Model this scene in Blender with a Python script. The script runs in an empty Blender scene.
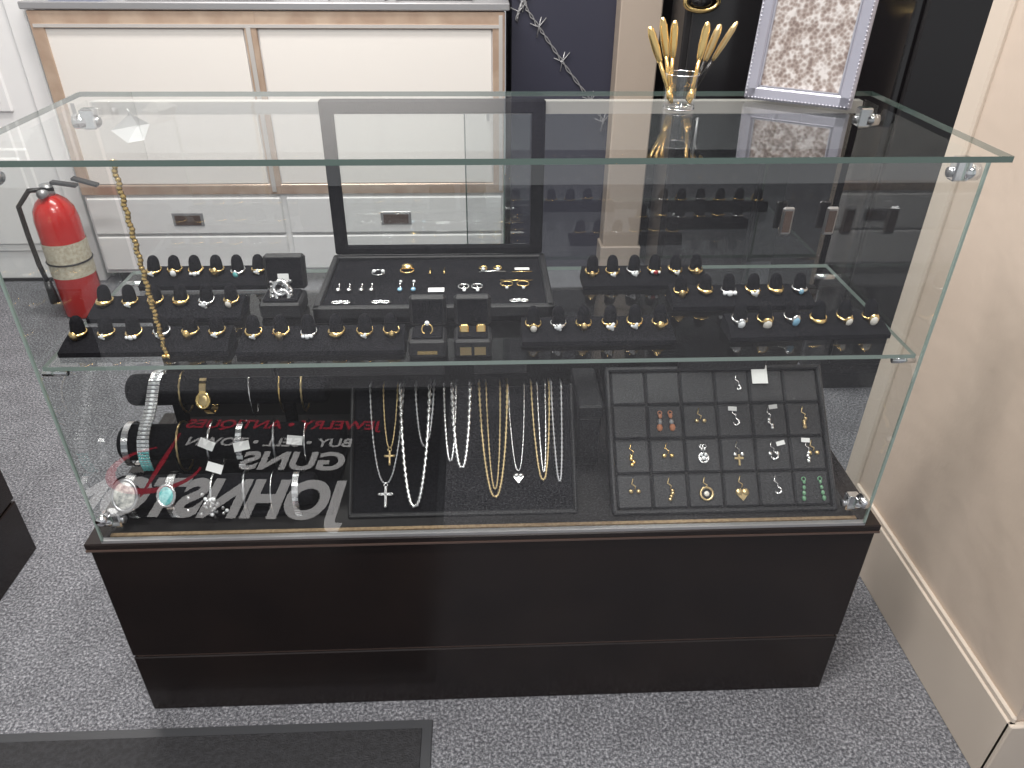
import bpy, math, random
from mathutils import Vector, Matrix
random.seed(7)
sc=bpy.context.scene
sc.view_settings.view_transform='Standard'
PI=math.pi

# ---------------------------------------------------------------- materials
def new_mat(name):
    m=bpy.data.materials.new(name); m.use_nodes=True
    return m, m.node_tree.nodes, m.node_tree.links, m.node_tree.nodes['Principled BSDF']
def pmat(name,col,rough=.5,metal=0.,spec=.5,noise=None,bump=None,coat=0.,emis=None):
    m,n,l,b=new_mat(name)
    b.inputs['Base Color'].default_value=(*col,1); b.inputs['Roughness'].default_value=rough
    b.inputs['Metallic'].default_value=metal; b.inputs['Specular IOR Level'].default_value=spec
    b.inputs['Coat Weight'].default_value=coat
    if noise or bump:
        tc=n.new('ShaderNodeTexCoord')
    if noise:
        sc_,c2,det=noise
        t=n.new('ShaderNodeTexNoise'); t.inputs['Scale'].default_value=sc_; t.inputs['Detail'].default_value=det
        l.new(tc.outputs['Object'],t.inputs['Vector'])
        r=n.new('ShaderNodeValToRGB'); r.color_ramp.elements[0].position=.35; r.color_ramp.elements[1].position=.65
        r.color_ramp.elements[0].color=(*col,1); r.color_ramp.elements[1].color=(*c2,1)
        l.new(t.outputs['Fac'],r.inputs['Fac']); l.new(r.outputs['Color'],b.inputs['Base Color'])
    if bump:
        t=n.new('ShaderNodeTexNoise'); t.inputs['Scale'].default_value=bump[0]; t.inputs['Detail'].default_value=4
        l.new(tc.outputs['Object'],t.inputs['Vector'])
        bp=n.new('ShaderNodeBump'); bp.inputs['Strength'].default_value=bump[1]; bp.inputs['Distance'].default_value=.004
        l.new(t.outputs['Fac'],bp.inputs['Height']); l.new(bp.outputs['Normal'],b.inputs['Normal'])
    return m
def glass_mat(name,tint=(.955,.975,.968),f0=.07):
    m=bpy.data.materials.new(name); m.use_nodes=True; n=m.node_tree.nodes; l=m.node_tree.links; n.clear()
    o=n.new('ShaderNodeOutputMaterial'); mx=n.new('ShaderNodeMixShader'); t=n.new('ShaderNodeBsdfTransparent'); g=n.new('ShaderNodeBsdfGlossy')
    t.inputs[0].default_value=(*tint,1); g.inputs['Roughness'].default_value=0.0
    g.inputs['Color'].default_value=(1,1,1,1)
    lw=n.new('ShaderNodeLayerWeight'); lw.inputs['Blend'].default_value=.5
    p=n.new('ShaderNodeMath'); p.operation='POWER'; p.inputs[1].default_value=5
    ma=n.new('ShaderNodeMath'); ma.operation='MULTIPLY_ADD'; ma.inputs[1].default_value=1-f0; ma.inputs[2].default_value=f0
    l.new(lw.outputs['Facing'],p.inputs[0]); l.new(p.outputs[0],ma.inputs[0]); l.new(ma.outputs[0],mx.inputs[0])
    l.new(t.outputs[0],mx.inputs[1]); l.new(g.outputs[0],mx.inputs[2]); l.new(mx.outputs[0],o.inputs[0])
    return m
def carpet_mat():
    m,n,l,b=new_mat('carpet')
    tc=n.new('ShaderNodeTexCoord')
    t=n.new('ShaderNodeTexNoise'); t.inputs['Scale'].default_value=190; t.inputs['Detail'].default_value=6; t.inputs['Roughness'].default_value=.8
    l.new(tc.outputs['Object'],t.inputs['Vector'])
    r=n.new('ShaderNodeValToRGB'); e=r.color_ramp.elements
    e[0].position=.36; e[0].color=(.035,.036,.042,1); e[1].position=.65; e[1].color=(.46,.465,.49,1)
    k=r.color_ramp.elements.new(.5); k.color=(.145,.147,.162,1)
    l.new(t.outputs['Fac'],r.inputs['Fac'])
    t2=n.new('ShaderNodeTexNoise'); t2.inputs['Scale'].default_value=14; t2.inputs['Detail'].default_value=5
    l.new(tc.outputs['Object'],t2.inputs['Vector'])
    mr=n.new('ShaderNodeMapRange'); mr.inputs['To Min'].default_value=.7; mr.inputs['To Max'].default_value=1.25
    l.new(t2.outputs['Fac'],mr.inputs['Value'])
    mx=n.new('ShaderNodeMix'); mx.data_type='RGBA'; mx.blend_type='MULTIPLY'; mx.inputs[0].default_value=1
    l.new(r.outputs['Color'],mx.inputs[6]); l.new(mr.outputs['Result'],mx.inputs[7]); l.new(mx.outputs[2],b.inputs['Base Color'])
    bp=n.new('ShaderNodeBump'); bp.inputs['Strength'].default_value=.5; bp.inputs['Distance'].default_value=.003
    l.new(t.outputs['Fac'],bp.inputs['Height']); l.new(bp.outputs['Normal'],b.inputs['Normal'])
    b.inputs['Roughness'].default_value=.95; b.inputs['Specular IOR Level'].default_value=.1
    return m

CARPET=carpet_mat()
GLASS=glass_mat('pane_glass'); GLASS_CUP=glass_mat('cup_glass',(.95,.96,.96),.1)
GLASS_TOP=glass_mat('top_pane_glass',(.955,.975,.968),.06)
GLASS_FRONT=glass_mat('front_pane_glass',(.95,.965,.96),.13)
GLASS_BACK=glass_mat('back_door_glass',(.91,.925,.93),.17)
EDGE=pmat('glass_edge_green',(.07,.11,.095),.12,0,.8,coat=.5)
EDGE_V=pmat('glass_edge_pale',(.26,.33,.30),.15,0,.8,coat=.5)
LAM=pmat('espresso_laminate',(.010,.0068,.0068),.22,0,.45,noise=(6,(.015,.010,.009),3))
LAM_EDGE=pmat('laminate_edge',(.09,.06,.05),.35)
CHIP=pmat('chipboard_edge',(.24,.16,.09),.6,noise=(200,(.36,.26,.15),2))
DECK=pmat('deck_black',(.012,.011,.012),.5)
BACKP=pmat('back_panel_black',(.010,.009,.009),.3)
VEL=pmat('black_velvet',(.005,.005,.0065),.95,0,.1,noise=(300,(.011,.011,.014),3),bump=(500,.3))
LEA=pmat('black_leatherette',(.013,.013,.015),.48,0,.4,bump=(350,.25))
LEA_B=pmat('grey_black_leatherette',(.021,.021,.024),.45,0,.45,bump=(350,.25))
LEA_D=pmat('black_groove',(.004,.004,.004),.8)
GOLD=pmat('gold',(.90,.65,.28),.2,1)
GOLDD=pmat('antique_gold',(.70,.53,.28),.28,1)
SIL=pmat('silver',(.82,.82,.83),.2,1)
SILD=pmat('dark_silver',(.45,.45,.47),.3,1)
CHR=pmat('chrome',(.8,.8,.82),.08,1)
DIA=pmat('diamond',(.92,.94,.97),.05,0,1,coat=1)
TURQ=pmat('turquoise',(.10,.46,.48),.25,noise=(250,(.25,.62,.62),2))
BLUE=pmat('blue_stone',(.04,.10,.35),.1,0,1,coat=1)
SKY=pmat('aqua_stone',(.25,.5,.7),.1,0,1,coat=1)
RED=pmat('red_stone',(.35,.02,.03),.1,0,1,coat=1)
GRN=pmat('jade',(.14,.32,.18),.25,0,.8)
PEARL=pmat('pearl',(.80,.76,.70),.2,0,.8)
MOTT=pmat('white_buffalo_stone',(.75,.74,.70),.25,0,.8,noise=(160,(.30,.31,.31),3))
ORNG=pmat('coral',(.60,.24,.12),.3)
TAGW=pmat('paper_white',(.80,.80,.80),.7)
BEIGE=pmat('beige_wall_paint',(.52,.43,.355),.42,noise=(3,(.58,.485,.405),2),bump=(25,.3))
BEIGE_T=pmat('beige_trim_paint',(.60,.52,.44),.3,bump=(8,.05))
COLM=pmat('column_paint',(.42,.35,.29),.45,bump=(25,.2))
WHITE=pmat('white_paint',(.80,.80,.80),.4)
WHITEB=pmat('white_back_wall',(.62,.62,.62),.6)
CREAM=pmat('cream_door_panel',(.79,.76,.72),.35)
WOOD=pmat('tan_wood_frame',(.50,.36,.27),.3,.35,noise=(14,(.62,.48,.37),3))
GREYM=pmat('grey_metal',(.42,.42,.43),.35,.6)
PALEM=pmat('pale_metal',(.66,.63,.60),.3,.4)
NAVY=pmat('navy_paint',(.034,.035,.056),.45)
BLK=pmat('black_paint',(.012,.011,.012),.3)
BLKG=pmat('black_gloss',(.010,.009,.010),.12,0,.6)
RUB=pmat('black_rubber_mat',(.014,.014,.016),.7,noise=(120,(.026,.026,.03),3),bump=(300,.5))
RUBE=pmat('mat_rubber_border',(.045,.047,.052),.45)
REDP=pmat('extinguisher_red',(.55,.02,.015),.25,coat=.5)
LABEL=pmat('label_cream',(.62,.58,.46),.5,noise=(90,(.48,.42,.32),1))
CEIL=pmat('ceiling_white',(.75,.75,.75),.8)
PRW=pmat('print_white',(.85,.85,.86),.6)
PRR=pmat('print_red',(.60,.03,.06),.6)
SFR=pmat('pewter_frame',(.42,.42,.49),.35,.5)
SFR2=pmat('pewter_bead',(.52,.52,.58),.3,.7)
def foil():
    m,n,l,b=new_mat('crumpled_silver_picture')
    tc=n.new('ShaderNodeTexCoord'); v=n.new('ShaderNodeTexVoronoi'); v.feature='F1'; v.inputs['Scale'].default_value=190
    t=n.new('ShaderNodeTexNoise'); t.inputs['Scale'].default_value=70; t.inputs['Detail'].default_value=6
    l.new(tc.outputs['Object'],v.inputs['Vector']); l.new(tc.outputs['Object'],t.inputs['Vector'])
    ad=n.new('ShaderNodeMath'); ad.operation='MULTIPLY_ADD'; ad.inputs[1].default_value=.45
    l.new(v.outputs['Distance'],ad.inputs[0]); l.new(t.outputs['Fac'],ad.inputs[2])
    r=n.new('ShaderNodeValToRGB'); r.color_ramp.elements[0].position=.52; r.color_ramp.elements[0].color=(.24,.185,.165,1)
    r.color_ramp.elements[1].position=.92; r.color_ramp.elements[1].color=(.70,.66,.64,1)
    k=r.color_ramp.elements.new(.70); k.color=(.40,.335,.305,1)
    l.new(ad.outputs[0],r.inputs['Fac']); l.new(r.outputs['Color'],b.inputs['Base Color'])
    bp=n.new('ShaderNodeBump'); bp.inputs['Strength'].default_value=.6; bp.inputs['Distance'].default_value=.002
    l.new(t.outputs['Fac'],bp.inputs['Height']); l.new(bp.outputs['Normal'],b.inputs['Normal'])
    b.inputs['Metallic'].default_value=.3; b.inputs['Roughness'].default_value=.35
    return m
FOIL=foil()

# ---------------------------------------------------------------- mesh builder
class MB:
    def __init__(s,name): s.name=name; s.v=[]; s.f=[]; s.m=[]; s.sm=[]; s.mats=[]
    def mi(s,mat):
        if mat not in s.mats: s.mats.append(mat)
        return s.mats.index(mat)
    def add(s,vs,fs,mat,smooth=False,M=None):
        o=len(s.v); k=s.mi(mat)
        for p in vs:
            p=Vector(p)
            if M is not None: p=M@p
            s.v.append(p)
        for f in fs: s.f.append([i+o for i in f]); s.m.append(k); s.sm.append(smooth)
    def box(s,a,b,mat,M=None,skip=(),ch=0):
        x0,y0,z0=a; x1,y1,z1=b
        if ch>0:
            vs=[];idx={}
            for ix in (0,1):
                for iy in (0,1):
                    for iz in (0,1):
                        for ax in range(3):
                            p=[ (x0,x1)[ix],(y0,y1)[iy],(z0,z1)[iz] ]; sg=[(1,-1)[ix],(1,-1)[iy],(1,-1)[iz]]
                            for q in range(3):
                                if q!=ax: p[q]+=sg[q]*ch
                            idx[(ix,iy,iz,ax)]=len(vs); vs.append(p)
            fs=[]
            for ax in range(3):
                o1,o2=[q for q in range(3) if q!=ax]
                for e in (0,1):
                    ring=[]
                    for (p,q) in ((0,0),(1,0),(1,1),(0,1)):
                        c=[0,0,0]; c[ax]=e; c[o1]=p; c[o2]=q; ring.append(idx[(*c,ax)])
                    fs.append(ring)
            for ax in range(3):
                o1,o2=[q for q in range(3) if q!=ax]
                for p in (0,1):
                    for q in (0,1):
                        c0=[0,0,0]; c1=[0,0,0]; c0[ax]=0;c1[ax]=1
                        c0[o1]=c1[o1]=p; c0[o2]=c1[o2]=q
                        fs.append([idx[(*c0,o1)],idx[(*c1,o1)],idx[(*c1,o2)],idx[(*c0,o2)]])
            for ix in (0,1):
                for iy in (0,1):
                    for iz in (0,1): fs.append([idx[(ix,iy,iz,q)] for q in range(3)])
            s.add(vs,fs,mat,False,M); return
        vs=[(x0,y0,z0),(x1,y0,z0),(x1,y1,z0),(x0,y1,z0),(x0,y0,z1),(x1,y0,z1),(x1,y1,z1),(x0,y1,z1)]
        F={'-z':(0,3,2,1),'+z':(4,5,6,7),'-y':(0,1,5,4),'+x':(1,2,6,5),'+y':(2,3,7,6),'-x':(3,0,4,7)}
        s.add(vs,[F[k] for k in F if k not in skip],mat,False,M)
    def quad(s,pts,mat,M=None): s.add(pts,[(0,1,2,3)],mat,False,M)
    def tube(s,pts,r,mat,n=8,closed=False,M=None,rf=None,flat=1.,cap=True):
        pts=[Vector(p) for p in pts]; N=len(pts)
        vs=[];fs=[]
        up=None
        for i,p in enumerate(pts):
            if closed: t=pts[(i+1)%N]-pts[i-1]
            else: t=pts[min(i+1,N-1)]-pts[max(i-1,0)]
            t.normalize()
            if up is None:
                up=Vector((0,0,1)) if abs(t.z)<.9 else Vector((0,1,0))
            a=t.cross(up)
            if a.length<1e-6: a=t.cross(Vector((1,0.1,0)))
            a.normalize(); b=a.cross(t); up=b
            rr=r if rf is None else rf(i,N)*r
            for k in range(n):
                an=2*PI*k/n; vs.append(p+a*math.cos(an)*rr+b*math.sin(an)*rr*flat)
        L=N if closed else N-1
        for i in range(L):
            j=(i+1)%N
            for k in range(n):
                fs.append((i*n+k,i*n+(k+1)%n,j*n+(k+1)%n,j*n+k))
        if not closed and cap: fs.append(tuple(range(n))[::-1]); fs.append(tuple((N-1)*n+k for k in range(n)))
        s.add(vs,fs,mat,True,M)
    def cyl(s,p0,p1,r,mat,r1=None,n=20,M=None):
        r1=r if r1 is None else r1
        s.tube([p0,p1],1,mat,n,False,M,rf=lambda i,N:(r if i==0 else r1))
    def lathe(s,prof,mat,M=None,n=20,capb=True):
        vs=[];fs=[];N=len(prof)
        for (r,z) in prof:
            for k in range(n):
                an=2*PI*k/n; vs.append((r*math.cos(an),r*math.sin(an),z))
        for i in range(N-1):
            for k in range(n): fs.append((i*n+k,i*n+(k+1)%n,(i+1)*n+(k+1)%n,(i+1)*n+k))
        if capb: fs.append(tuple(range(n))[::-1])
        if prof[-1][0]>1e-5 and capb: fs.append(tuple((N-1)*n+k for k in range(n)))
        s.add(vs,fs,mat,True,M)
    def ball(s,c,r,mat,sc_=(1,1,1),M=None,n=10,h=7):
        vs=[];fs=[]
        for i in range(h+1):
            th=PI*i/h
            for k in range(n):
                an=2*PI*k/n
                vs.append((c[0]+r*sc_[0]*math.sin(th)*math.cos(an),c[1]+r*sc_[1]*math.sin(th)*math.sin(an),c[2]+r*sc_[2]*math.cos(th)))
        for i in range(h):
            for k in range(n): fs.append(((i+1)*n+k,(i+1)*n+(k+1)%n,i*n+(k+1)%n,i*n+k))
        s.add(vs,fs,mat,True,M)
    def ring(s,c,R,r,mat,M=None,n=24,k=6,sx=1,sy=1,rf=None,flat=1.):
        T_=Matrix.Translation(c)
        if M is not None: T_=M@T_
        s.tube([(R*sx*math.cos(2*PI*i/n),R*sy*math.sin(2*PI*i/n),0) for i in range(n)],r,mat,k,True,T_,rf=rf,flat=flat)
    def build(s,parent=None):
        me=bpy.data.meshes.new(s.name); me.from_pydata([tuple(v) for v in s.v],[],s.f)
        for m in s.mats: me.materials.append(m)
        me.polygons.foreach_set('material_index',s.m); me.polygons.foreach_set('use_smooth',s.sm)
        me.update(); o=bpy.data.objects.new(s.name,me); sc.collection.objects.link(o)
        if parent: o.parent=parent
        return o
def empty(name):
    e=bpy.data.objects.new(name,None); sc.collection.objects.link(e); return e
def RX(a): return Matrix.Rotation(a,4,'X')
def RY(a): return Matrix.Rotation(a,4,'Y')
def RZ(a): return Matrix.Rotation(a,4,'Z')
def T(*a): return Matrix.Translation(a)

# ---------------------------------------------------------------- room
b=MB('floor'); b.box((-3,-3,-.05),(3,3.2,0),CARPET); b.build()
b=MB('ceiling'); b.box((-3,-3,2.7),(3,3.2,2.75),CEIL); b.build()
b=MB('wall_right'); b.box((.812,-.17,0),(.93,.44,2.7),BEIGE); b.build()
b=MB('baseboard_right'); b.box((.800,-.178,0),(.8118,.392,.15),BEIGE_T,ch=.002); b.box((.804,-.175,.148),(.8118,.392,.162),BEIGE_T,ch=.003)
b.box((.800,-.182,0),(.938,-.1702,.15),BEIGE_T,ch=.002); b.build()
b=MB('trim_1'); b.box((.804,.394,0),(.94,.447,2.7),BEIGE_T,ch=.004); b.build()
b=MB('wall_left'); b.box((-3,-3,0),(-2.9,3.1,2.7),WHITEB); b.build()
b=MB('wall_back'); b.box((-1.43,2.46,0),(.10,2.56,2.7),WHITEB); b.build()
b=MB('wall_back_door'); b.box((-3,1.905,0),(-1.432,2.56,2.7),WHITE); b.build()
b=MB('wall_back_navy'); b.box((.11,1.95,0),(.47,2.55,2.7),NAVY); b.build()
b=MB('wall_back_black'); b.box((.60,1.98,0),(3,2.55,2.7),BLK); b.build()
b=MB('column'); b.box((.462,1.86,0),(.600,1.975,2.7),COLM,ch=.004); b.box((.454,1.852,0),(.608,1.975,.12),COLM,ch=.003); b.build()
b=MB('door_1'); b.box((-2.35,1.868,0.01),(-1.50,1.903,2.05),WHITE,ch=.002)
for z0,z1 in ((.12,.50),(.62,1.15),(1.27,1.9)):
    for x0,x1 in ((-2.27,-1.98),(-1.87,-1.58)):
        b.box((x0,1.858,z0),(x1,1.870,z1),WHITE,ch=.006); b.box((x0+.03,1.850,z0+.03),(x1-.03,1.862,z1-.03),WHITE,ch=.006)
b.box((-1.50,1.855,0),(-1.44,1.903,2.1),WHITE,ch=.004); b.box((-2.42,1.855,0),(-2.35,1.903,2.1),WHITE,ch=.004)
b.box((-2.3,1.86,0),(-1.5,1.872,.012),BLK); b.build()
b=MB('barbed_wire_decal')
def wire(P):
    n=60; pts=[]
    for i in range(n+1):
        u=i/n*(len(P)-1); k=min(int(u),len(P)-2); f=u-k
        pts.append(Vector(P[k]).lerp(Vector(P[k+1]),f))
    for ph in (0,PI):
        b.tube([p+Vector((.004*math.sin(i*.9+ph),0,.004*math.cos(i*.9+ph))) for i,p in enumerate(pts)],.0022,GREYM,5)
    for i in range(7,n,13):
        p=pts[i]
        b.tube([p+Vector((-.03,0,.012)),p,p+Vector((.025,0,.03))],.002,GREYM,5); b.tube([p+Vector((-.006,0,-.032)),p,p+Vector((.008,0,.032))],.002,GREYM,5)
wire([(.14,1.943,.99),(.16,1.943,.93),(.222,1.943,.85),(.307,1.943,.741),(.41,1.943,.62),(.445,1.943,.56)])
wire([(.125,1.943,.90),(.15,1.943,.97),(.14,1.943,1.08),(.2,1.943,1.2)])
b.build()

# ---------------------------------------------------------------- storage counter (back)
b=MB('storage_counter')
X0,X1,YF=-1.41,.082,1.82; DZ=.028; ZT=.935+DZ
b.box((X0,YF,.05),(X1,2.44,.90+DZ),WHITE)
b.box((X0+.03,YF+.03,0),(X1-.03,2.42,.05),BLK)
b.box((X0-.015,YF-.02,ZT-.022),(X1+.015,2.45,ZT),GREYM,ch=.003)
b.box((X0,YF-.012,.86+DZ),(X1,YF,.910+DZ),WOOD,ch=.002); b.box((X0+.01,YF-.016,.862+DZ),(X1-.01,YF-.011,.872+DZ),PALEM)
b.box((X0,YF-.012,.35),(X1,YF,.385),WOOD,ch=.002)
for x in (X0,X1-.04,-.75): b.box((x,YF-.013,.35),(x+.04,YF,.91+DZ),WOOD,ch=.002)
b.box((-.742,YF-.017,.36),(-.728,YF-.012,.865+DZ),PALEM); b.box((X1-.02,YF-.017,.36),(X1-.008,YF-.012,.9+DZ),PALEM)
b.box((X0+.04,YF-.006,.388),(-.755,YF-.001,.857+DZ),CREAM); b.box((-.705,YF-.006,.388),(X1-.045,YF-.001,.857+DZ),CREAM)
b.box((X0+.05,YF-.009,.60),(X0+.062,YF-.001,.66),GREYM); b.box((X1-.062,YF-.009,.60),(X1-.052,YF-.001,.66),GREYM)
for x0,x1 in ((X0+.01,-.72),(-.70,X1-.01)):
    b.box((x0,YF-.015,.205),(x1,YF,.338),WHITE,ch=.004); b.box((x0,YF-.015,.065),(x1,YF,.195),WHITE,ch=.004)
    xm=(x0+x1)/2
    b.box((xm-.055,YF-.018,.235),(xm+.055,YF-.014,.285),GREYM,ch=.002); b.box((xm-.045,YF-.0195,.240),(xm+.045,YF-.0175,.275),LAM_EDGE)
b.build()
ZC=ZT+.0008
def cbox(b,x0,y0,x1,y1,h,mat,z=0,ch=.003): b.box((x0,y0,ZC+z),(x1,y1,ZC+z+h),mat,ch=ch)
b=MB('laptop'); cbox(b,-1.12,1.86,-.66,2.14,.018,SILD,ch=.004); b.box((-1.10,1.88,ZC+.018),(-.68,2.12,ZC+.022),BLK); b.build()
b=MB('blue_folder'); cbox(b,-1.36,1.86,-1.19,2.1,.022,BLUE,ch=.002); b.build()
b=MB('desk_calculator'); cbox(b,-.42,1.85,-.30,2.0,.018,TAGW); b.box((-.41,1.955,ZC+.018),(-.31,1.99,ZC+.022),LAM_EDGE)
for i in range(4):
    for j in range(4): b.box((-.408+.026*i,1.86+.021*j,ZC+.017),(-.388+.026*i,1.875+.021*j,ZC+.022),GREYM)
b.build()
b=MB('paper_stack'); cbox(b,-.62,1.85,-.48,2.05,.008,TAGW,ch=.001); b.box((0,0,0),(.13,.19,.004),TAGW,T(-.615,1.862,ZC+.0085)@RZ(.08)); b.build()
b=MB('black_binder'); cbox(b,-.27,1.88,-.02,2.15,.028,BLKG); b.box((-.26,1.8795,ZC+.006),(-.025,1.885,ZC+.022),TAGW); b.build()

b=MB('black_storage_cabinet'); b.box((.98,1.0,.06),(1.62,1.5,2.1),BLKG,ch=.004); b.box((1.0,1.02,0),(1.6,1.48,.06),BLK)
b.box((1.0,.985,.1),(1.292,1.0,2.07),BLK,ch=.005); b.box((1.308,.985,.1),(1.6,1.0,2.07),BLK,ch=.005)
for x in (1.27,1.33):
    b.cyl((x,.965,.5),(x,.965,.7),.006,BLKG)
    for z in (.52,.68): b.cyl((x,.965,z),(x,.99,z),.004,BLKG)
b.build()
b=MB('black_display_tower'); b.box((.625,1.66,0),(.96,1.84,2.0),BLK,ch=.006); b.box((.645,1.652,.1),(.94,1.662,1.9),BLKG,ch=.004)
b.cyl((.70,1.635,.5),(.70,1.635,.65),.004,GREYM); b.cyl((.70,1.635,.51),(.70,1.655,.51),.004,GREYM); b.cyl((.70,1.635,.64),(.70,1.655,.64),.004,GREYM); b.build()

# ---------------------------------------------------------------- fire extinguisher
b=MB('fire_extinguisher'); M=T(-1.405,1.60,0)
b.lathe([(.062,0),(.068,.008),(.068,.34),(.062,.375),(.047,.40),(.03,.415),(.022,.42)],REDP,M,28)
b.lathe([(.0692,.15),(.0692,.27)],LABEL,M,28,capb=False)
b.cyl((0,0,.415),(0,0,.455),.02,GREYM,M=M); b.cyl((0,0,.43),(.0,-.045,.435),.014,GREYM,M=M)
b.box((-.05,-.012,.455),(.03,.012,.465),BLK,M=M@RY(.15),ch=.002); b.box((-.055,-.012,.475),(.025,.012,.485),BLK,M=M@RY(.3),ch=.002)
b.tube([(.02,0,.44),(-.03,-.05,.45),(-.075,-.055,.40),(-.08,-.05,.30),(-.078,-.05,.2),(-.07,-.05,.13)],.008,BLK,10,M=M)
b.cyl((-.07,-.05,.14),(-.068,-.05,.06),.012,BLK,.016,M=M)
b.ring((0,0,.2),.0705,.003,BLK,M); b.build()

# ---------------------------------------------------------------- display cases
def showcase(name,hw,yb,H,hd,hs,gw,top_w,M=Matrix.Identity(4)):
    root=empty(name)
    b=MB('base_cabinet')
    b.box((-hw+.004,0.004,.146),(hw-.004,yb,hd-.012),LAM,M,ch=.002)
    b.box((-hw+.004,0.004,0),(hw-.004,yb,.141),LAM,M,ch=.002)
    b.box((-hw+.010,.007,.13),(hw-.010,yb-.01,.15),LAM_EDGE,M)
    b.box((-hw,0,hd-.012),(hw,yb+.004,hd),LAM,M,ch=.002)
    b.box((-hw+.001,-.0012,hd-.0145),(hw-.001,.004,hd-.0115),LAM_EDGE,M)
    b.box((-gw+.01,.012,hd),(gw-.01,.018,hd+.006),CHIP,M)
    b.box((-gw+.01,.018,hd),(gw-.01,yb-.012,hd+.002),DECK,M)
    b.box((-gw,.002,hd),(gw,.010,hd+.005),GREYM,M)
    b.box((-gw+.006,yb-.014,hd),(gw-.006,yb-.004,hs-.05),BACKP,M)
    b.box((-gw+.006,yb-.018,H-.028),(gw-.006,yb-.002,H-.010),PALEM,M)
    b.build(root)
    g=MB('glass_panes')
    z0=hd+.003; z1=H-.009
    g.quad([(-gw,.004,z0),(gw,.004,z0),(gw,.004,z1),(-gw,.004,z1)],GLASS_FRONT,M)
    for sx in (-1,1):
        g.quad([(sx*gw,.006,z0),(sx*gw,yb-.01,z0),(sx*gw,yb-.01,z1),(sx*gw,.006,z1)],GLASS,M)
        g.box((min(sx*gw,sx*(gw-.003)),.002,z0),(max(sx*gw,sx*(gw-.003)),.006,z1),EDGE_V,M)
    g.quad([(-gw+.01,yb-.02,hs-.05),(0.03,yb-.02,hs-.05),(0.03,yb-.02,z1),(-gw+.01,yb-.02,z1)],GLASS_BACK,M)
    g.quad([(-.03,yb-.008,hs-.05),(gw-.01,yb-.008,hs-.05),(gw-.01,yb-.008,z1),(-.03,yb-.008,z1)],GLASS_BACK,M)
    g.box((-.031,yb-.011,hs-.05),(-.029,yb-.006,z1),EDGE,M); g.box((.029,yb-.023,hs-.05),(.031,yb-.018,z1),EDGE,M)
    g.box((-top_w,-.012,H-.007),(top_w,yb+.004,H),EDGE,M,skip=('+z','-z'))
    g.quad([(-top_w,-.012,H),(top_w,-.012,H),(top_w,yb+.004,H),(-top_w,yb+.004,H)],GLASS_TOP,M)
    g.box((-gw+.006,.010,hs-.006),(gw-.006,yb-.03,hs),EDGE_V,M,skip=('+z','-z'))
    g.quad([(-gw+.006,.010,hs),(gw-.006,.010,hs),(gw-.006,yb-.03,hs),(-gw+.006,yb-.03,hs)],GLASS,M)
    g.build(root)
    h=MB('chrome_fittings')
    for sx in (-1,1):
        for (y,z) in ((.02,hs-.014),(yb-.05,hs-.014)):
            h.cyl((sx*(gw+.001),y,z),(sx*(gw-.03),y,z),.005,CHR,M=M)
        for (y,z) in ((.03,H-.03),(yb-.05,H-.03),(.03,hd+.022)):
            h.cyl((sx*(gw+.006),y,z),(sx*(gw-.012),y,z),.010,CHR,M=M)
            h.box((min(sx*(gw-.006),sx*(gw-.026)),y-.008,z-.010),(max(sx*(gw-.006),sx*(gw-.026)),y+.008,z+.018),CHR,M,ch=.002)
            h.cyl((sx*(gw-.024),y,z),(sx*(gw-.030),y,z),.006,SILD,M=M)
        h.cyl((sx*(gw-.012),-.002,hd+.045),(sx*(gw-.012),.018,hd+.045),.007,CHR,M=M)
    for x in (.495,.568):
        h.box((x-.010,yb-.026,.760),(x+.010,yb-.020,.808),SILD,M,ch=.003); h.box((x-.006,yb-.0275,.766),(x+.006,yb-.0255,.802),LAM_EDGE,M)
    h.build(root)
    s=MB('shelf_label_strips')
    for (xa,xb) in ((-.40,-.285),(-.28,-.06),(-.02,.05),(.255,.375)):
        s.box((xa,.013,hs-.022),(xb,.016,hs-.006),BLK,M,ch=.0008)
    s.build(root)
    return root
HT,HS,HD=.9817,.7101,.4067
YB=.345
case=showcase('glass_display_case',.61,YB,HT,HD,HS,.583,.598)
def plain_case():
    root=empty('glass_display_case.001')
    b=MB('base_cabinet_side'); x0,x1,y0,y1=-1.42,-1.010,-.9,.419
    b.box((x0,y0,.146),(x1,y1,.39),LAM,ch=.002); b.box((x0,y0,0),(x1,y1,.14),LAM,ch=.002); b.box((x0+.006,y0+.006,.13),(x1-.006,y1-.006,.15),LAM_EDGE)
    b.box((x0-.003,y0-.003,.39),(x1+.003,y1+.003,.405),LAM,ch=.002); b.build(root)
    g=MB('glass_panes_side')
    for x in (x0+.02,x1-.02): g.quad([(x,y0+.02,.405),(x,y1-.02,.405),(x,y1-.02,.97),(x,y0+.02,.97)],GLASS)
    for y in (y0+.02,y1-.02): g.quad([(x0+.02,y,.405),(x1-.02,y,.405),(x1-.02,y,.97),(x0+.02,y,.97)],GLASS)
    g.box((x0,y0,.972),(x1,y1,.98),EDGE,skip=('+z','-z')); g.quad([(x0,y0,.98),(x1,y0,.98),(x1,y1,.98),(x0,y1,.98)],GLASS); g.build(root)
plain_case()

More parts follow.
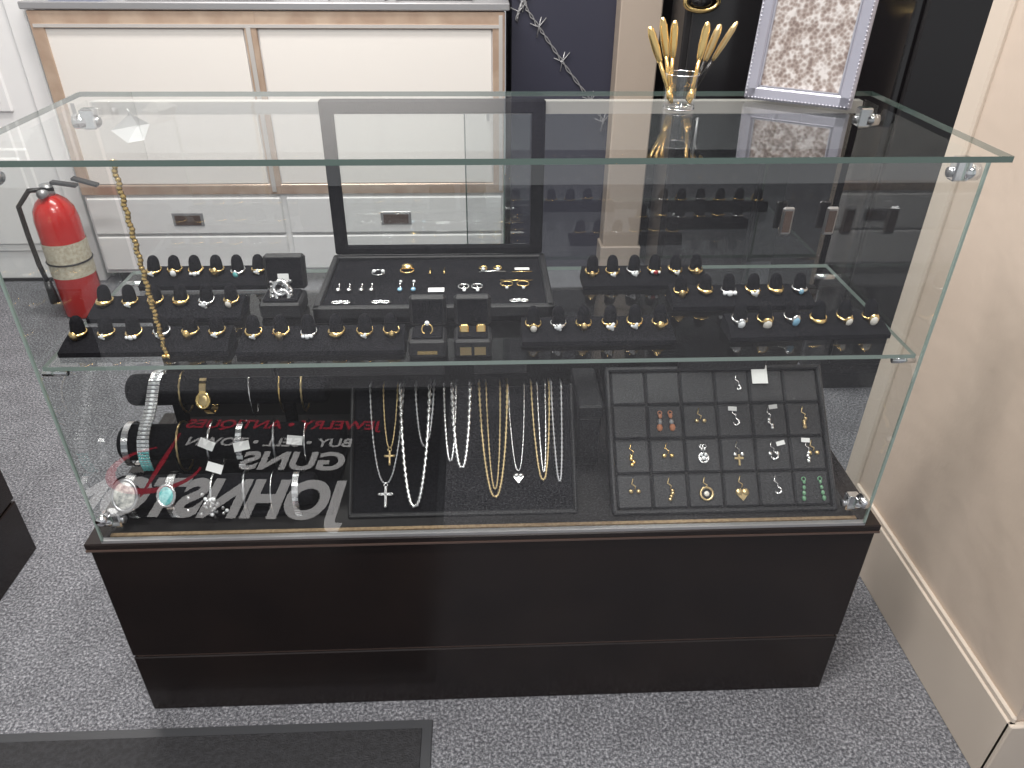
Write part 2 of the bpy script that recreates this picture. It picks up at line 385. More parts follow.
# ---------------------------------------------------------------- ring stands
def ring_stand(name,xa,xb,y0,z,kinds,dep=.048,yrot=0.):
    b=MB(name); n=len(kinds); w=xb-xa
    M=T((xa+xb)/2,y0,z+.0005)@RZ(yrot)
    hx=w/2
    vs=[(-hx,0,0),(hx,0,0),(hx,dep,0),(-hx,dep,0),(-hx,.0,.007),(hx,.0,.007),(hx-.002,dep*.45,.015),(-hx+.002,dep*.45,.015),(hx-.002,dep,.020),(-hx+.002,dep,.020)]
    fs=[(0,3,2,1),(0,1,5,4),(4,5,6,7),(7,6,8,9),(2,3,9,8),(1,2,8,6,5),(3,0,4,7,9)]
    b.add(vs,fs,VEL,False,M)
    for i,kd in enumerate(kinds):
        x=-hx+w*(i+.5)/n
        F=M@T(x,dep*.58,.010)@RX(-.24)@RY(random.uniform(-.05,.05))@RZ(random.uniform(-.15,.15))
        R=.0094
        b.lathe([(R*1.05,0),(R*1.02,.010),(R*.98,.019),(R*.9,.026),(R*.72,.031),(R*.4,.034),(.0001,.035)],VEL,F,14)
        if kd is None: continue
        metal,stone,size,style=kd; size*=1.25
        zz=.0115+random.uniform(-.0015,.0015)
        G=F@T(0,0,zz)@RX(.38+random.uniform(-.1,.1))
        b.ring((0,0,0),R*1.10,.0017 if style!='w' else .0024,metal,G,22,6,rf=(lambda i,N:1+1.0*max(0,-math.sin(2*PI*i/N))**3))
        P=(0,-R*1.2-size*.25,0)
        if style=='c':
            for k in range(6):
                a=k*PI/3; b.ball((P[0]+size*.95*math.cos(a),P[1],P[2]+size*.95*math.sin(a)),size*.48,DIA if k%2 else metal,M=G,n=7,h=5)
        if style=='t':
            for dx in (-1,1): b.ball((dx*size*1.5,P[1]+size*.3,0),size*.7,DIA,M=G,n=7,h=5)
        if style=='b':
            b.ball((P[0],P[1]+.0006,P[2]),size*1.25,metal,(1,.5,1.25),G,12,7); b.ball(P,size,stone,(1,.75,1.25),G,12,7)
        elif style=='w':
            for k in range(5): b.ball(((k-2)*.0028,-R*1.25+abs(k-2)*.0009,0),.0016,stone,M=G,n=6,h=4)
        else: b.ball(P,size,stone,(1,.7,1),G,9,6)
        if random.random()<.2:
            b.box((-.006,-R*1.9,-.016),(.005,-R*1.9+.0006,-.009),TAGW,G)
    return b.build()
g,s_=GOLD,SIL
rs=lambda *a,**k: ring_stand('ring_display_stand',*a,**k)
rs(-.566,-.346,.033,HS,[(g,GOLDD,.0035,'b'),(g,DIA,.0028,'c'),(g,DIA,.003,'t'),(s_,DIA,.003,'c'),(g,GOLD,.004,'b'),(g,DIA,.0028,'c')])
rs(-.571,-.354,.130,HS,[(g,DIA,.003,'w'),(g,DIA,.003,'c'),(g,GOLD,.004,'b'),(g,DIA,.003,'w'),(s_,DIA,.004,'c'),(g,PEARL,.004,'b')])
rs(-.538,-.342,.238,HS,[(g,DIA,.003,'c'),(g,DIA,.004,'b'),(g,DIA,.003,'t'),(g,GOLD,.004,'b'),(s_,TURQ,.0035,'b'),(g,DIA,.003,'c')])
rs(-.334,-.112,.029,HS,[(g,DIA,.0028,'c'),(g,GOLDD,.004,'b'),(s_,DIA,.003,'t'),(g,GOLD,.003,'w'),(g,DIA,.0028,'c'),(g,GOLD,.0035,'b')])
rs(.045,.257,.046,HS,[(g,PEARL,.004,'b'),(s_,DIA,.0035,'c'),(g,GOLDD,.0035,'b'),(g,DIA,.004,'c'),(g,DIA,.0035,'c'),(g,GOLD,.004,'b')])
rs(.151,.350,.222,HS,[(g,GOLDD,.0035,'b'),(g,DIA,.003,'c'),(s_,DIA,.0035,'c'),(g,RED,.003,'t'),(g,DIA,.003,'c'),(g,GOLD,.004,'b')])
rs(.275,.492,.146,HS,[(g,GOLDD,.004,'b'),(g,DIA,.003,'w'),(s_,DIA,.004,'t'),(g,DIA,.004,'c'),(g,DIA,.003,'w'),(s_,SKY,.003,'b')])
rs(.334,.562,.052,HS,[(s_,DIA,.0045,'b'),(g,PEARL,.0055,'b'),(s_,SKY,.005,'b'),(g,DIA,.003,'w'),(g,PEARL,.0045,'b'),(g,PEARL,.005,'b')],yrot=.02)

# ---------------------------------------------------------------- small ring boxes
def ring_box(name,x0,x1,y0,z,kind,hh=.026,lid=.042,dep=.042):
    b=MB(name); xm=(x0+x1)/2; z+=.0005
    b.box((x0,y0,z),(x1,y0+dep,z+hh),LEA,ch=.003)
    b.box((x0+.005,y0+.005,z+hh-.002),(x1-.005,y0+dep-.006,z+hh+.004),VEL,ch=.002)
    M=T(xm,y0+dep-.001,z+hh)@RX(-.18)
    b.box((-(x1-x0)/2,0,0),((x1-x0)/2,.014,lid),LEA,M,ch=.004)
    b.box((-(x1-x0)/2+.005,-.002,.005),((x1-x0)/2-.005,.001,lid-.005),VEL,M)
    P=T(xm,y0+dep*.42,z+hh+.008)@RX(PI/2-.5)
    if kind=='ring':
        b.ring((0,0,0),.007,.0013,GOLD,P); b.ball((0,.008,0),.0035,DIA,M=P)
        b.box((x0+.012,y0-.0006,z+.006),(x1-.012,y0+.0002,z+.011),GOLD)
    elif kind=='gold':
        for dx in (-.011,.011): b.box((dx-.006,-.006,-.002),(dx+.006,.006,.003),GOLD,P,ch=.002)
        b.box((x0+.008,y0-.0006,z+.004),(xm-.002,y0+.0003,z+.016),GOLDD); b.box((xm+.002,y0-.0006,z+.004),(x1-.008,y0+.0003,z+.016),GOLDD)
    else:
        for (c,R,r) in (((0,0,0),.014,.003),((0,.006,.004),.010,.003),((.003,-.006,.004),.009,.003)):
            b.ring(c,R,r,SIL,P,rf=lambda i,N:1+.4*(i%2))
        for k in range(22): b.ball((random.uniform(-.018,.018),random.uniform(-.016,.018),random.uniform(0,.006)),.003,(SIL,SILD)[k%2],M=P,n=7,h=5)
        b.box((-.008,-.010,.012),(.008,-.0095,.026),TAGW,M)
    b.build()
ring_box('open_ring_box',-.106,-.056,.018,HS,'ring')
ring_box('open_ring_box',-.046,.004,.018,HS,'gold')
ring_box('open_ring_box',-.328,-.268,.137,HS,'brooch',hh=.024,lid=.052,dep=.05)

# ---------------------------------------------------------------- large velvet case with glazed lid
b=MB('velvet_jewelry_case'); x0,x1,y0,y1=-.248,.096,.118,.312; z=HS+.0005; h=.026
b.box((x0,y0,z),(x1,y1,z+.012),LEA,ch=.002)
b.box((x0,y0,z),(x1,y0+.010,z+h),LEA,ch=.002); b.box((x0,y1-.010,z),(x1,y1,z+h),LEA,ch=.002)
b.box((x0,y0,z),(x0+.010,y1,z+h),LEA,ch=.002); b.box((x1-.010,y0,z),(x1,y1,z+h),LEA,ch=.002)
b.box((x0+.01,y0+.01,z+.010),(x1-.01,y1-.01,z+.020),VEL)
L=.240; M=T((x0+x1)/2,y1-.004,z+h)@RX(-.03); hw=(x1-x0)/2-.004
b.box((-hw,0,0),(-hw+.020,.014,L),VEL,M,ch=.003); b.box((hw-.020,0,0),(hw,.014,L),VEL,M,ch=.003)
b.box((-hw,0,0),(hw,.014,.014),VEL,M,ch=.003); b.box((-hw,0,L-.020),(hw,.014,L),VEL,M,ch=.003)
b.quad([(-hw+.017,.006,.013),(hw-.017,.006,.013),(hw-.017,.006,L-.017),(-hw+.017,.006,L-.017)],GLASS,M)
b.build()
b=MB('earring_collection'); zz=z+.0215
def stud(x,y,mat,r=.0025): b.ball((x,y,zz+r*.7),r,mat,n=8,h=6)
def drop(x,y,m1,m2,l=.016,r=.0035):
    b.ball((x,y,zz+.002),.002,m1,n=7,h=5); b.tube([(x,y,zz+.002),(x+.001,y-l*.6,zz+.0015)],.0009,m1,5); b.ball((x+.001,y-l,zz+r*.6),r,m2,(1,1.3,.7),n=9,h=6)
for x in (-.176,-.162): stud(x,.25,DIA,.003)
b.ring((-.169,.247,zz+.001),.010,.0009,SIL)
b.ball((-.124,.256,zz+.006),.009,GOLD,(1.1,1,.6)); b.ring((-.124,.25,zz+.003),.0105,.0015,GOLD)
for x in (-.088,-.066): b.tube([(x,.258,zz+.002),(x,.238,zz+.002)],.0016,GOLD,6)
for x in (-.005,.018): b.ring((x,.258,zz+.002),.006,.0015,GOLD); b.ball((x,.252,zz+.003),.003,DIA)
b.tube([(-.012,.245,zz+.001),(.01,.249,zz+.001),(.03,.246,zz+.001)],.0009,SIL,5)
b.box((.045,.254,zz),(.068,.262,zz+.0005),TAGW); b.tube([(.04,.245,zz+.001),(.072,.245,zz+.001)],.001,GOLD,5)
for x in (-.222,-.206,-.188,-.173): drop(x,.20,SIL,SIL,.018,.004)
drop(-.131,.20,SIL,SKY,.018,.004); drop(-.111,.20,SIL,SKY,.018,.004); stud(-.131,.211,DIA); stud(-.111,.211,DIA)
b.box((-.088,.176,zz),(-.064,.19,zz+.0006),TAGW)
for x in (-.035,-.015): b.ring((x,.19,zz+.002),.008,.0015,SIL); drop(x,.196,SIL,DIA,.018,.003)
for x in (.03,.055): b.ring((x,.198,zz+.002),.009,.0011,GOLD); stud(x,.185,DIA)
b.tube([(.02,.213,zz+.001),(.07,.212,zz+.001)],.001,GOLD,5)
for x in (-.211,-.154,.046):
    b.ring((x-.007,.14,zz+.002),.006,.0015,SIL,sy=.6); b.ring((x+.007,.14,zz+.002),.006,.0015,SIL,sy=.6); b.ball((x,.14,zz+.003),.003,DIA)
b.build()

# ---------------------------------------------------------------- hanging gold chain
b=MB('hanging_gold_chain')
n=170; xg=-.425; yg=.03
pts=[(xg+.0010*math.sin(i*.5),yg,.969-(.969-HS-.003)*i/n) for i in range(n)]
b.tube(pts,.0031,GOLD,7,rf=lambda i,N:1+.22*math.sin(i*1.9))
b.ring((xg,yg,.969),.004,.0009,GOLD,None)
for k in range(3): b.ball((xg+random.uniform(-.004,.004),yg-.003,HS+.004),.003,GOLD)
b.build()

# ---------------------------------------------------------------- bracelet display
HD2=HD+.002
root=empty('bracelet_display_rack')
b=MB('rack_rollers')
b.box((-.575,.05,HD2),(-.245,.25,HD2+.012),VEL,ch=.003)
rol=[(.205,.550,-.580,-.262,.026),(.140,.492,-.582,-.232,.029),(.072,.447,-.575,-.272,.026)]
for (y,zc,xa,xb,r) in rol:
    b.tube([(xa,y,zc),(xa+.003,y,zc),(xa+.008,y,zc),(xb-.008,y,zc),(xb-.003,y,zc),(xb,y,zc)],r,VEL,24,rf=lambda i,N:(.8,.93,1,1,.93,.8)[i])
    for x in ((xa+xb)/2-.09,(xa+xb)/2+.09): b.box((x-.008,y-.004,HD2+.01),(x+.008,y+.012,zc-.01),VEL)
b.build(root)
b=MB('bracelets')
def band(x,k,mat,w=.0022,thick=.0014,drop_=.012,stone=None,links=False,tilt=0.,big=None,lift=0.):
    y,zc,xa,xb,r=rol[k]
    M=T(x,y,zc-drop_*.5)@RZ(tilt)@RY(PI/2)
    R=r+.004; N=40
    pts=[(-(R+ (drop_*.5))*math.cos(2*PI*i/N),-R*math.sin(2*PI*i/N)*1.0,0) for i in range(N)]
    b.tube(pts,thick,mat,8,True,M,rf=(lambda i,N:(1.25 if i%2 else .8)) if links else None)
    if w>.004:
        for i in range(N):
            a=2*PI*i/N; p=(-(R+drop_*.5)*math.cos(a),-R*math.sin(a),0)
            Q=M@T(*p)@RZ(a+PI/2)
            b.box((-.0026,-.0012,-w),(.0026,.0012,w),(stone if (stone and i%3==1) else mat),Q)
    if big:
        Qw=T(x,y-R-.002,zc-.002+lift)@RX(PI/2-.6)
        b.ring((0,0,0),big[1]*1.06,.0026,big[2] if len(big)>2 else mat,Qw,26,6,sx=.9,sy=1.15,rf=lambda i,N:1+.25*(i%2))
        b.ball((0,0,0),big[1],big[0],(.9,1.15,.3),Qw,16,9)
path=[(.222,.577),(.205,.5815),(.188,.576),(.174,.562),(.160,.548),(.145,.537),(.128,.530),(.113,.517),(.1055,.500),(.1045,.484),(.108,.468),(.112,.458)]
def strap(x0,path,w,mats,slant=0):
    P=[]
    for i in range(len(path)-1):
        for k in range(3):
            f=k/3; P.append((path[i][0]*(1-f)+path[i+1][0]*f,path[i][1]*(1-f)+path[i+1][1]*f))
    P.append(path[-1])
    for i in range(len(P)-1):
        (ya,za),(yb_,zb)=P[i],P[i+1]; f=i/(len(P)-1)
        a=math.atan2(zb-za,yb_-ya); l=math.hypot(yb_-ya,zb-za)
        Q=T(x0+slant*f,(ya+yb_)/2,(za+zb)/2)@RX(a)
        b.box((-w,-l*.45,-.0012),(w,l*.45,.0012),mats[0],Q,ch=.0005)
        b.ball((0,0,-.001),.0028,mats[1] if f<.72 else TURQ,(1.4,.8,.6),Q,8,5)
        if f>.72:
            for dx in (-.006,.006): b.ball((dx,0,-.001),.003,TURQ,(1,.8,.6),Q,8,5)
strap(-.528,path,.0095,(SIL,DIA),-.012)
band(-.492,0,GOLDD,.002,.0015,.01,links=True)
band(-.455,0,GOLDD,.005,.0012,.012,stone=GOLD,big=(GOLDD,.010,GOLD))
band(-.385,0,SIL,.002,.0013,.02,links=True,tilt=.1); band(-.335,0,GOLD,.002,.0015,.012,links=True); band(-.300,0,GOLDD,.002,.0016,.01,links=True)
band(-.566,1,SIL,.005,.0012,.006,stone=SILD)
band(-.487,1,GOLDD,.002,.0018,.018,links=True); band(-.437,1,SIL,.002,.0021,.02,links=True,tilt=-.1)
band(-.392,1,SIL,.0045,.0012,.016,stone=DIA); band(-.340,1,SILD,.002,.0019,.02,links=True,tilt=.08); band(-.29,1,SIL,.002,.0014,.014,links=True)
band(-.548,2,SIL,.007,.0015,.014,big=(MOTT,.019,SILD),lift=.022)
band(-.487,2,SIL,.006,.0014,.014,big=(TURQ,.013,SIL),lift=.020)
band(-.425,2,SIL,.003,.0021,.026,links=True); band(-.378,2,SILD,.002,.0020,.024,links=True,tilt=.1); band(-.335,2,SIL,.004,.0012,.018,stone=DIA); band(-.298,2,SIL,.0045,.0012,.018,stone=SILD)
for k in range(30): b.ball((-.425+random.gauss(0,.012),.038+random.uniform(-.004,.004),.447+random.uniform(-.02,.026)),.0030,(SIL,SILD,DIA,SILD)[k%4],n=7,h=5)
for (x,y,zz_,a) in ((-.415,.062,.499,.3),(-.382,.098,.512,-.2),(-.435,.10,.515,.4),(-.30,.10,.52,.1)):
    b.box((-.012,0,-.007),(.012,.0007,.007),TAGW,T(x,y,zz_)@RX(-.6)@RY(a))
b.build(root)

# ---------------------------------------------------------------- necklace board
root=empty('necklace_display_board')
yb0,zb0,yt,zt=.045,HD2,.192,.556
ang=math.atan2(zt-zb0,yt-yb0); Lb=math.hypot(zt-zb0,yt-yb0)
M=T(-.042,yb0,zb0)@RX(ang)
b=MB('board'); b.box((-.180,0,-.016),(.180,Lb,0),VEL,M,ch=.003)
b.box((-.180,-.002,-.016),(.180,.006,.006),LEA,M,ch=.002); b.box((-.180,0,-.016),(-.174,Lb,.006),LEA,M,ch=.002); b.box((.174,0,-.016),(.180,Lb,.006),LEA,M,ch=.002)
b.build(root)
b=MB('necklaces')
def px2u(px): return (px-352)*.001632-.180
def px2w(py): return Lb*(1-(py-384)/133.)
def necklace(xl,xr,yb_,mat,r,chain=True,pend=None,off=0):
    ul,ur=px2u(xl),px2u(xr); wb=px2w(yb_); um=(ul+ur)/2; hwid=(ur-ul)/2; top=Lb-.002; r*=1.2
    step=max(.0034,r*1.5)
    N=max(60,int((top-wb)*2/step)); pts=[]
    for i in range(N+1):
        q=-1+2*i/N
        t=math.copysign(abs(math.sin(q*PI/2))**.55,q)
        w=wb+(top-wb)*abs(q)**1.35
        pts.append((um+hwid*t*(.75+.25*abs(q)),w,.002+r+off))
    pts=[(pts[0][0],Lb+.012,-.012)]+[(pts[0][0],Lb+.002,.001)]+pts+[(pts[-1][0],Lb+.002,.001),(pts[-1][0],Lb+.012,-.012)]
    b.tube(pts,r,mat,6,False,M,rf=(lambda i,N:1.35 if i%2 else .5) if chain else None)
    if pend:
        k=pend
        if k=='crossbig' or k=='cross':
            s=1 if k=='crossbig' else .7
            mm=SIL if k=='crossbig' else GOLDD
            b.ring((um,wb-.003,.004),.0028,.0008,mm,M)
            b.box((um-.0022*s,wb-.032*s-.004,.002),(um+.0022*s,wb-.004,.0055),mm,M,ch=.0006); b.box((um-.010*s,wb-.0155*s-.004,.002),(um+.010*s,wb-.0105*s-.004,.0055),mm,M,ch=.0006)
            for (dx,dy) in ((-.01*s,-.013*s-.004),(.01*s,-.013*s-.004),(0,-.032*s-.004)): b.ball((um+dx,wb+dy,.004),.0032*s,mm,M=M)
        if k=='heart':
            for dx in (-.0035,.0035): b.ball((um+dx,wb-.008,.004),.005,SIL,(1,1,.6),M)
            b.add([(um-.0082,wb-.0095,.002),(um+.0082,wb-.0095,.002),(um,wb-.020,.002),(um-.0082,wb-.0095,.006),(um+.0082,wb-.0095,.006),(um,wb-.020,.006)],[(0,2,1),(3,4,5),(0,1,4,3),(1,2,5,4),(2,0,3,5)],SIL,False,M)
necklace(371,404,484,SILD,.0014,pend='crossbig')
necklace(384,398,448,GOLDD,.0010,pend='cross')
necklace(401,430,508,SIL,.0027,off=.001)
necklace(416,434,447,SILD,.0017)
necklace(444,456,463,SIL,.0018); necklace(452,470,470,SIL,.0027)
necklace(479,507,500,GOLDD,.0017,off=.001); necklace(486,500,492,GOLDD,.0012)
necklace(508,524,474,SIL,.0010,pend='heart')
necklace(531,549,484,GOLDD,.0015); necklace(537,545,476,SIL,.0012)
necklace(551,561,486,SILD,.0019)
b.build(root)

# ---------------------------------------------------------------- pendant tray
root=empty('pendant_tray')
yb0,zb0,yt,zt=.036,HD2,.208,.576
ang=math.atan2(zt-zb0,yt-yb0); Lb=math.hypot(zt-zb0,yt-yb0)
M=T(.3725,yb0,zb0)@RX(ang); W=.180
b=MB('tray'); b.box((-W,0,-.022),(W,Lb,-.004),LEA_B,M,ch=.002)
for a_,c_ in (((-W,0,-.022),(W,.007,.006)),((-W,Lb-.007,-.022),(W,Lb,.006)),((-W,0,-.022),(-W+.007,Lb,.006)),((W-.007,0,-.022),(W,Lb,.006))): b.box(a_,c_,LEA_B,M,ch=.002)
b.box((-W+.006,.006,-.006),(W-.006,Lb-.006,-.003),LEA_D,M)
cw=(2*W-.016)/6; rh=(Lb-.016)/4
def cell(c,r): return (-W+.008+cw*(c+.5), .008+rh*(3.5-r))
for c in range(6):
    for r in range(4):
        u,w=cell(c,r); b.box((u-cw/2+.001,w-rh/2+.001,-.005),(u+cw/2-.001,w+rh/2-.001,.002),LEA_B,M,ch=.0026)
b.build(root)
b=MB('pendants')
def pair(c,r,m1,m2,dx=.012,ln=.022,rr=.0032,beads=2):
    u,w=cell(c,r)
    for sx in (-1,1):
        x=u+sx*dx*.6; b.ring((x,w+.014,.0035),.0032,.0009,m1,M,12,5)
        for k in range(beads+1):
            b.ball((x+sx*.001*k,w+.009-ln*k/(beads+.5),.0045),rr*(.7+.3*k/(beads)),(m1,m2)[k%2],(1,1.3,.7),M,8,6)
def pend(c,r,m,shape,sz=.008,ox=0,st=None):
    u,w=cell(c,r); u+=ox; sz*=1.1
    b.tube([(u-.001,w+.021,.003),(u-.004,w+.012,.003),(u+.002,w+.008,.003),(u,w+.003,.003)],.0011,m,5,M=M)
    if shape=='heart':
        for dx in (-1,1): b.ball((u+dx*sz*.45,w-sz*.4,.004),sz*.58,m,(1,1,.45),M,10,6)
        b.add([(u-sz*.95,w-sz*.6,.002),(u+sz*.95,w-sz*.6,.002),(u,w-sz*1.7,.002),(u-sz*.95,w-sz*.6,.0055),(u+sz*.95,w-sz*.6,.0055),(u,w-sz*1.7,.0055)],[(0,2,1),(3,4,5),(0,1,4,3),(1,2,5,4),(2,0,3,5)],m,False,M)
    elif shape=='ring': b.ring((u,w-sz*.6,.004),sz,.0018,m,M,22,6,rf=lambda i,N:1+.3*(i%2)); b.ball((u,w-sz*.6,.004),sz*.45,st or m,(1,1,.5),M)
    elif shape=='cross': b.box((u-.0014,w-sz*1.8,.002),(u+.0014,w,.005),m,M); b.box((u-sz*.7,w-sz*.8,.002),(u+sz*.7,w-sz*.45,.005),m,M)
    elif shape=='hook': b.tube([(u,w+.004,.003),(u+sz*.8,w,.004),(u+sz*.9,w-sz*.8,.004),(u+sz*.1,w-sz*1.3,.004),(u-sz*.7,w-sz*.8,.004)],.0017,m,6,M=M)
    elif shape=='tassel':
        for k in range(4): b.ball((u+random.uniform(-.003,.003),w-k*.0045,.004),.0036,m,(1,1,.7),M,7,5)
    elif shape=='stud':
        for dx in (-.006,.006): b.ball((u+dx,w,.004),.0038,m,(1,1,.7),M)
pair(1,1,ORNG,SILD,.014,.024,.005); pend(0,2,GOLD,'tassel',.006); pend(0,3,GOLDD,'stud'); pend(2,1,GOLDD,'stud',.005); pend(3,1,SIL,'hook',.006); pend(4,1,SIL,'tassel'); pend(5,1,GOLDD,'tassel')
pend(3,0,SIL,'hook',.004,.01)
pair(2,2,SIL,DIA,.004,.02,.003); pend(2,2,SIL,'ring',.007,0,DIA); pend(3,2,GOLDD,'cross',.009); pend(3,2,SIL,'stud',.004); pend(4,2,SIL,'hook',.007); pend(4,2,SIL,'stud',.004); pend(5,2,SIL,'tassel'); pend(5,2,GOLDD,'stud',.005,.008)
pend(1,3,GOLDD,'tassel',.004); pend(2,3,GOLDD,'ring',.009,0,PEARL); pend(3,3,GOLDD,'heart',.010); pend(4,3,SIL,'hook',.006); pair(5,3,GRN,GRN,.022,.030,.0036,3); pend(1,2,GOLD,'stud')
b.box((.062,Lb-.032,.006),(.088,Lb-.001,.0068),TAGW,M)
for (c,r,dx,dy) in ((4,2,.012,.016),(3,1,-.004,.018),(4,1,.006,.02),(5,2,-.004,.02)):
    b.box((-.007,0,-.004),(.007,.0008,.003),TAGW,M@T(cell(c,r)[0]+dx,cell(c,r)[1]+dy,.006)@RX(PI/2)@RY(dx*20))
b.build(root)
b=MB('black_gift_box'); b.box((.148,.16,HD2),(.186,.28,HD2+.10),LEA,ch=.003); b.box((.146,.158,HD2+.1),(.188,.282,HD2+.125),LEA,ch=.003); b.build()

# ---------------------------------------------------------------- things on top of the case
b=MB('picture_frame')
M=T(.4415,.248,HT+.0025)@RZ(-.57)@RX(-.14)
fw,fh,bw=.073,.21,.018
b.box((-fw,-.006,0),(fw,.004,fh),SFR,M,ch=.002)
for a_,c_ in (((-fw,-.012,0),(fw,-.004,bw)),((-fw,-.012,fh-bw),(fw,-.004,fh)),((-fw,-.012,0),(-fw+bw,-.004,fh)),((fw-bw,-.012,0),(fw,-.004,fh))): b.box(a_,c_,SFR,M,ch=.003)
for a_,c_ in (((-fw+bw,-.010,bw),(fw-bw,-.005,bw+.002)),((-fw+bw,-.010,bw),(-fw+bw+.002,-.005,fh-bw)),((fw-bw-.002,-.010,bw),(fw-bw,-.005,fh-bw))): b.box(a_,c_,SFR2,M)
b.quad([(-fw+bw,-.0065,bw),(fw-bw,-.0065,bw),(fw-bw,-.0065,fh-bw),(-fw+bw,-.0065,fh-bw)],FOIL,M)
for i in range(31):
    x=-fw+.003+(2*fw-.006)*i/30; b.ball((x,-.012,.003),.0014,SFR2,M=M,n=6,h=4)
for i in range(42):
    z=.003+(fh-.006)*i/41
    for sx in (-1,1): b.ball((sx*(fw-.003),-.012,z),.0014,SFR2,M=M,n=6,h=4)
b.add([(-.018,.004,.15),(.018,.004,.15),(.022,.060,.008),(-.022,.060,.008),(-.018,.007,.15),(.018,.007,.15),(.022,.063,.008),(-.022,.063,.008)],[(0,1,2,3),(4,7,6,5),(0,3,7,4),(1,5,6,2),(3,2,6,7)],BLK,False,M)
b.build()
b=MB('glass_cup_of_gold_tools'); M=T(.268,.226,HT+.0008)
b.lathe([(.0205,.001),(.021,.02),(.0225,.046)],GLASS_CUP,M,28,capb=False)
b.lathe([(.001,.001),(.0205,.001),(.0205,.006),(.001,.006)],GLASS_CUP,M,28,capb=False)
b.ring((0,0,.046),.0225,.0008,CHR,M); b.ring((0,0,.002),.0205,.001,CHR,M)
tools=[(-.052,-.004,.104,0),(-.034,.006,.114,0),(-.016,.010,.110,0),(.024,-.004,.110,0),(.044,.006,.106,1),(.064,.000,.110,1)]
for i,(xb,yb_,h,k) in enumerate(tools):
    p0=Vector((-.012 if xb<0 else .012,(i%3-1)*.007,.009)); p1=Vector((xb,yb_,h)); d=(p1-p0)
    b.tube([p0,p0+d*.3,p0+d*.6],.0026,GOLD if k==0 else BLKG,8,M=M)
    b.tube([p0+d*.52,p0+d*.58,p0+d*.72,p0+d*.9,p0+d*.97,p1],1,GOLD if k==0 else GOLDD,12,M=M,rf=lambda i,N:(.0026,.0042,.0056,.0054,.0038,.0018)[i],flat=.75)
    b.tube([p0,p0+d*.08,p0+d*.18],1,GOLD,8,M=M,rf=lambda i,N:(.002,.0050,.0026)[i])
b.build()
b=MB('gold_wall_ornament'); b.ring((0,0,0),.05,.008,GOLD,T(.665,1.635,.985)@RX(PI/2),sy=.5); b.ball((.665,1.637,.985),.03,BLKG,(1.2,.4,.6)); b.cyl((.665,1.635,.965),(.665,1.652,.965),.005,GOLD); b.build()
b=MB('paper_tag'); Mt=T(-.50,.27,.955)
b.add([(-.03,0,-.01),(0,.006,.012),(.028,-.004,.0),(-.012,.002,-.028),(.016,-.006,-.022),(.004,.012,-.006)],[(0,3,5),(0,5,1),(1,5,2),(5,4,2),(3,4,5)],TAGW,False,Mt); b.tube([(0,0,.010),(.002,0,.016),(0,0,.019)],.0008,TAGW,5,M=Mt); b.build()

# ---------------------------------------------------------------- floor mat with printed logo
b=MB('floor_mat'); x0,x1,y0,y1=-1.0,-.106,-1.05,-.036
b.box((x0,y0,.0),(x1,y1,.004),RUBE,ch=.0015); b.box((x0+.018,y0+.018,.004),(x1-.018,y1-.018,.0065),RUB,ch=.001)
mato=b.build()
def text(body,x,y,size,mat,rot,sx=1.,off=.0035):
    c=bpy.data.curves.new('print_text','FONT'); c.body=body; c.size=size; c.extrude=.0004; c.align_x='CENTER'; c.align_y='CENTER'; c.offset=off*size/.1
    c.materials.append(mat); o=bpy.data.objects.new('printed_text',c); sc.collection.objects.link(o)
    o.location=(x,y,.0072); o.rotation_euler=(0,0,rot); o.scale=(sx,1,1); o.parent=mato
text('JOHNSTON',-.690,-.555,.185,PRW,PI+.06,.70,.0045)
text('GUNS',-.500,-.695,.10,PRW,PI+.05,1.)
text('BUY \u2022 SELL \u2022 TOWN',-.58,-.780,.050,PRW,PI+.05,1.,.002)
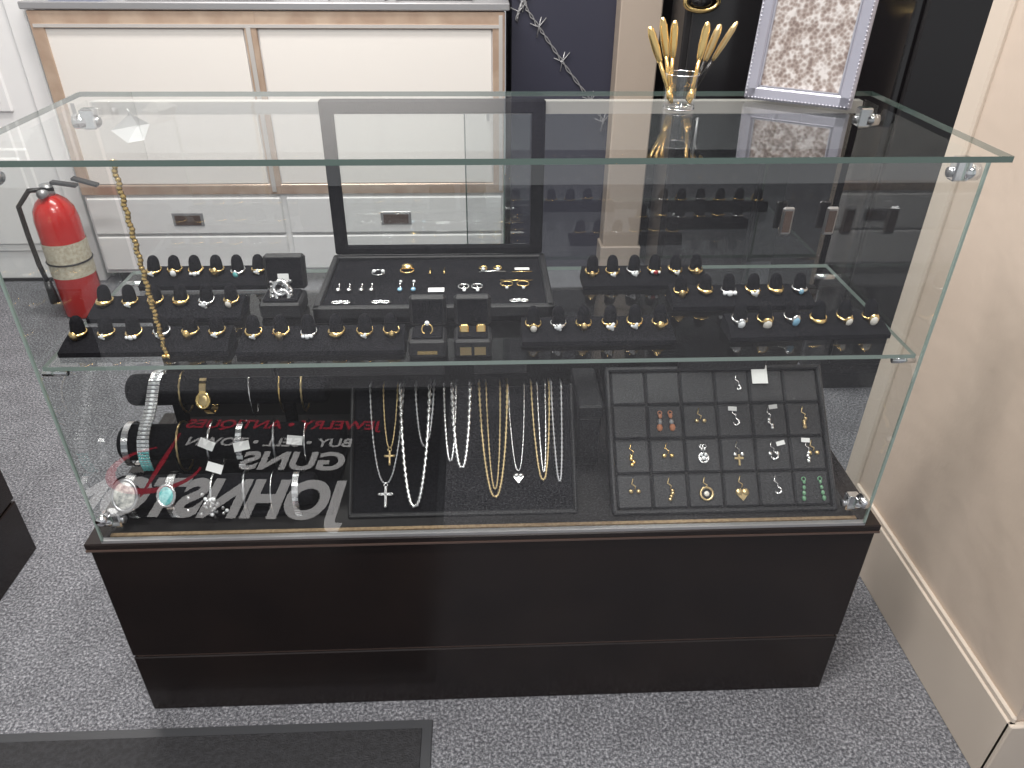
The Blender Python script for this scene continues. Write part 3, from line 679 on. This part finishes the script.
text('JEWELRY \u2022 ANTIQUES',-.56,-.86,.055,PRR,PI+.05,1.,.002)
b=MB('printed_swoosh')
pts=[(-.84+.11*math.cos(a),-.68+.09*math.sin(a),.0075) for a in [i*.12 for i in range(0,38)]]
b.tube(pts,.010,PRR,8,rf=lambda i,N:.3+math.sin(PI*i/(N-1)),flat=.08)
b.tube([(-.84,-.57,.0075),(-.835,-.70,.0075),(-.83,-.83,.0075)],.008,PRR,8,rf=lambda i,N:(.4,1,.4)[i],flat=.08); b.build(mato)

# ---------------------------------------------------------------- lights
def area(name,loc,size,sy,energy,col=(1,.96,.9)):
    l=bpy.data.lights.new(name,'AREA'); l.shape='RECTANGLE'; l.size=size; l.size_y=sy; l.energy=energy; l.color=col
    o=bpy.data.objects.new(name,l); o.location=loc; sc.collection.objects.link(o)
area('ceiling_light_panel',(-.45,-.55,2.66),1.0,.2,50,(1,.965,.93))
area('ceiling_light_panel',(.35,.45,2.66),1.0,.2,26,(1,.965,.93))
area('ceiling_light_panel',(-.8,1.15,2.66),1.2,.3,46,(1,.955,.91))
area('ceiling_light_panel',(.3,-1.6,2.66),1.2,.6,28,(1,.965,.94))
w=bpy.data.worlds.new('world'); sc.world=w; w.use_nodes=True
w.node_tree.nodes['Background'].inputs[0].default_value=(.95,.97,1,1); w.node_tree.nodes['Background'].inputs[1].default_value=.6

# ---------------------------------------------------------------- camera
cam=bpy.data.cameras.new('camera'); co=bpy.data.objects.new('camera',cam); sc.collection.objects.link(co)
cam.sensor_fit='HORIZONTAL'; cam.sensor_width=36; cam.lens=749.35/1024*36; cam.clip_start=.02
yaw,pitch,roll=.0467,.5647,.0088
f=Vector((math.sin(yaw)*math.cos(pitch),math.cos(yaw)*math.cos(pitch),-math.sin(pitch))); r=Vector((math.cos(yaw),-math.sin(yaw),0)); u=r.cross(f)
r2=r*math.cos(roll)+u*math.sin(roll); u2=-r*math.sin(roll)+u*math.cos(roll)
m=Matrix((r2,u2,-f)).transposed().to_4x4(); m.translation=(-.0092,-.8431,1.2142); co.matrix_world=m
sc.camera=co
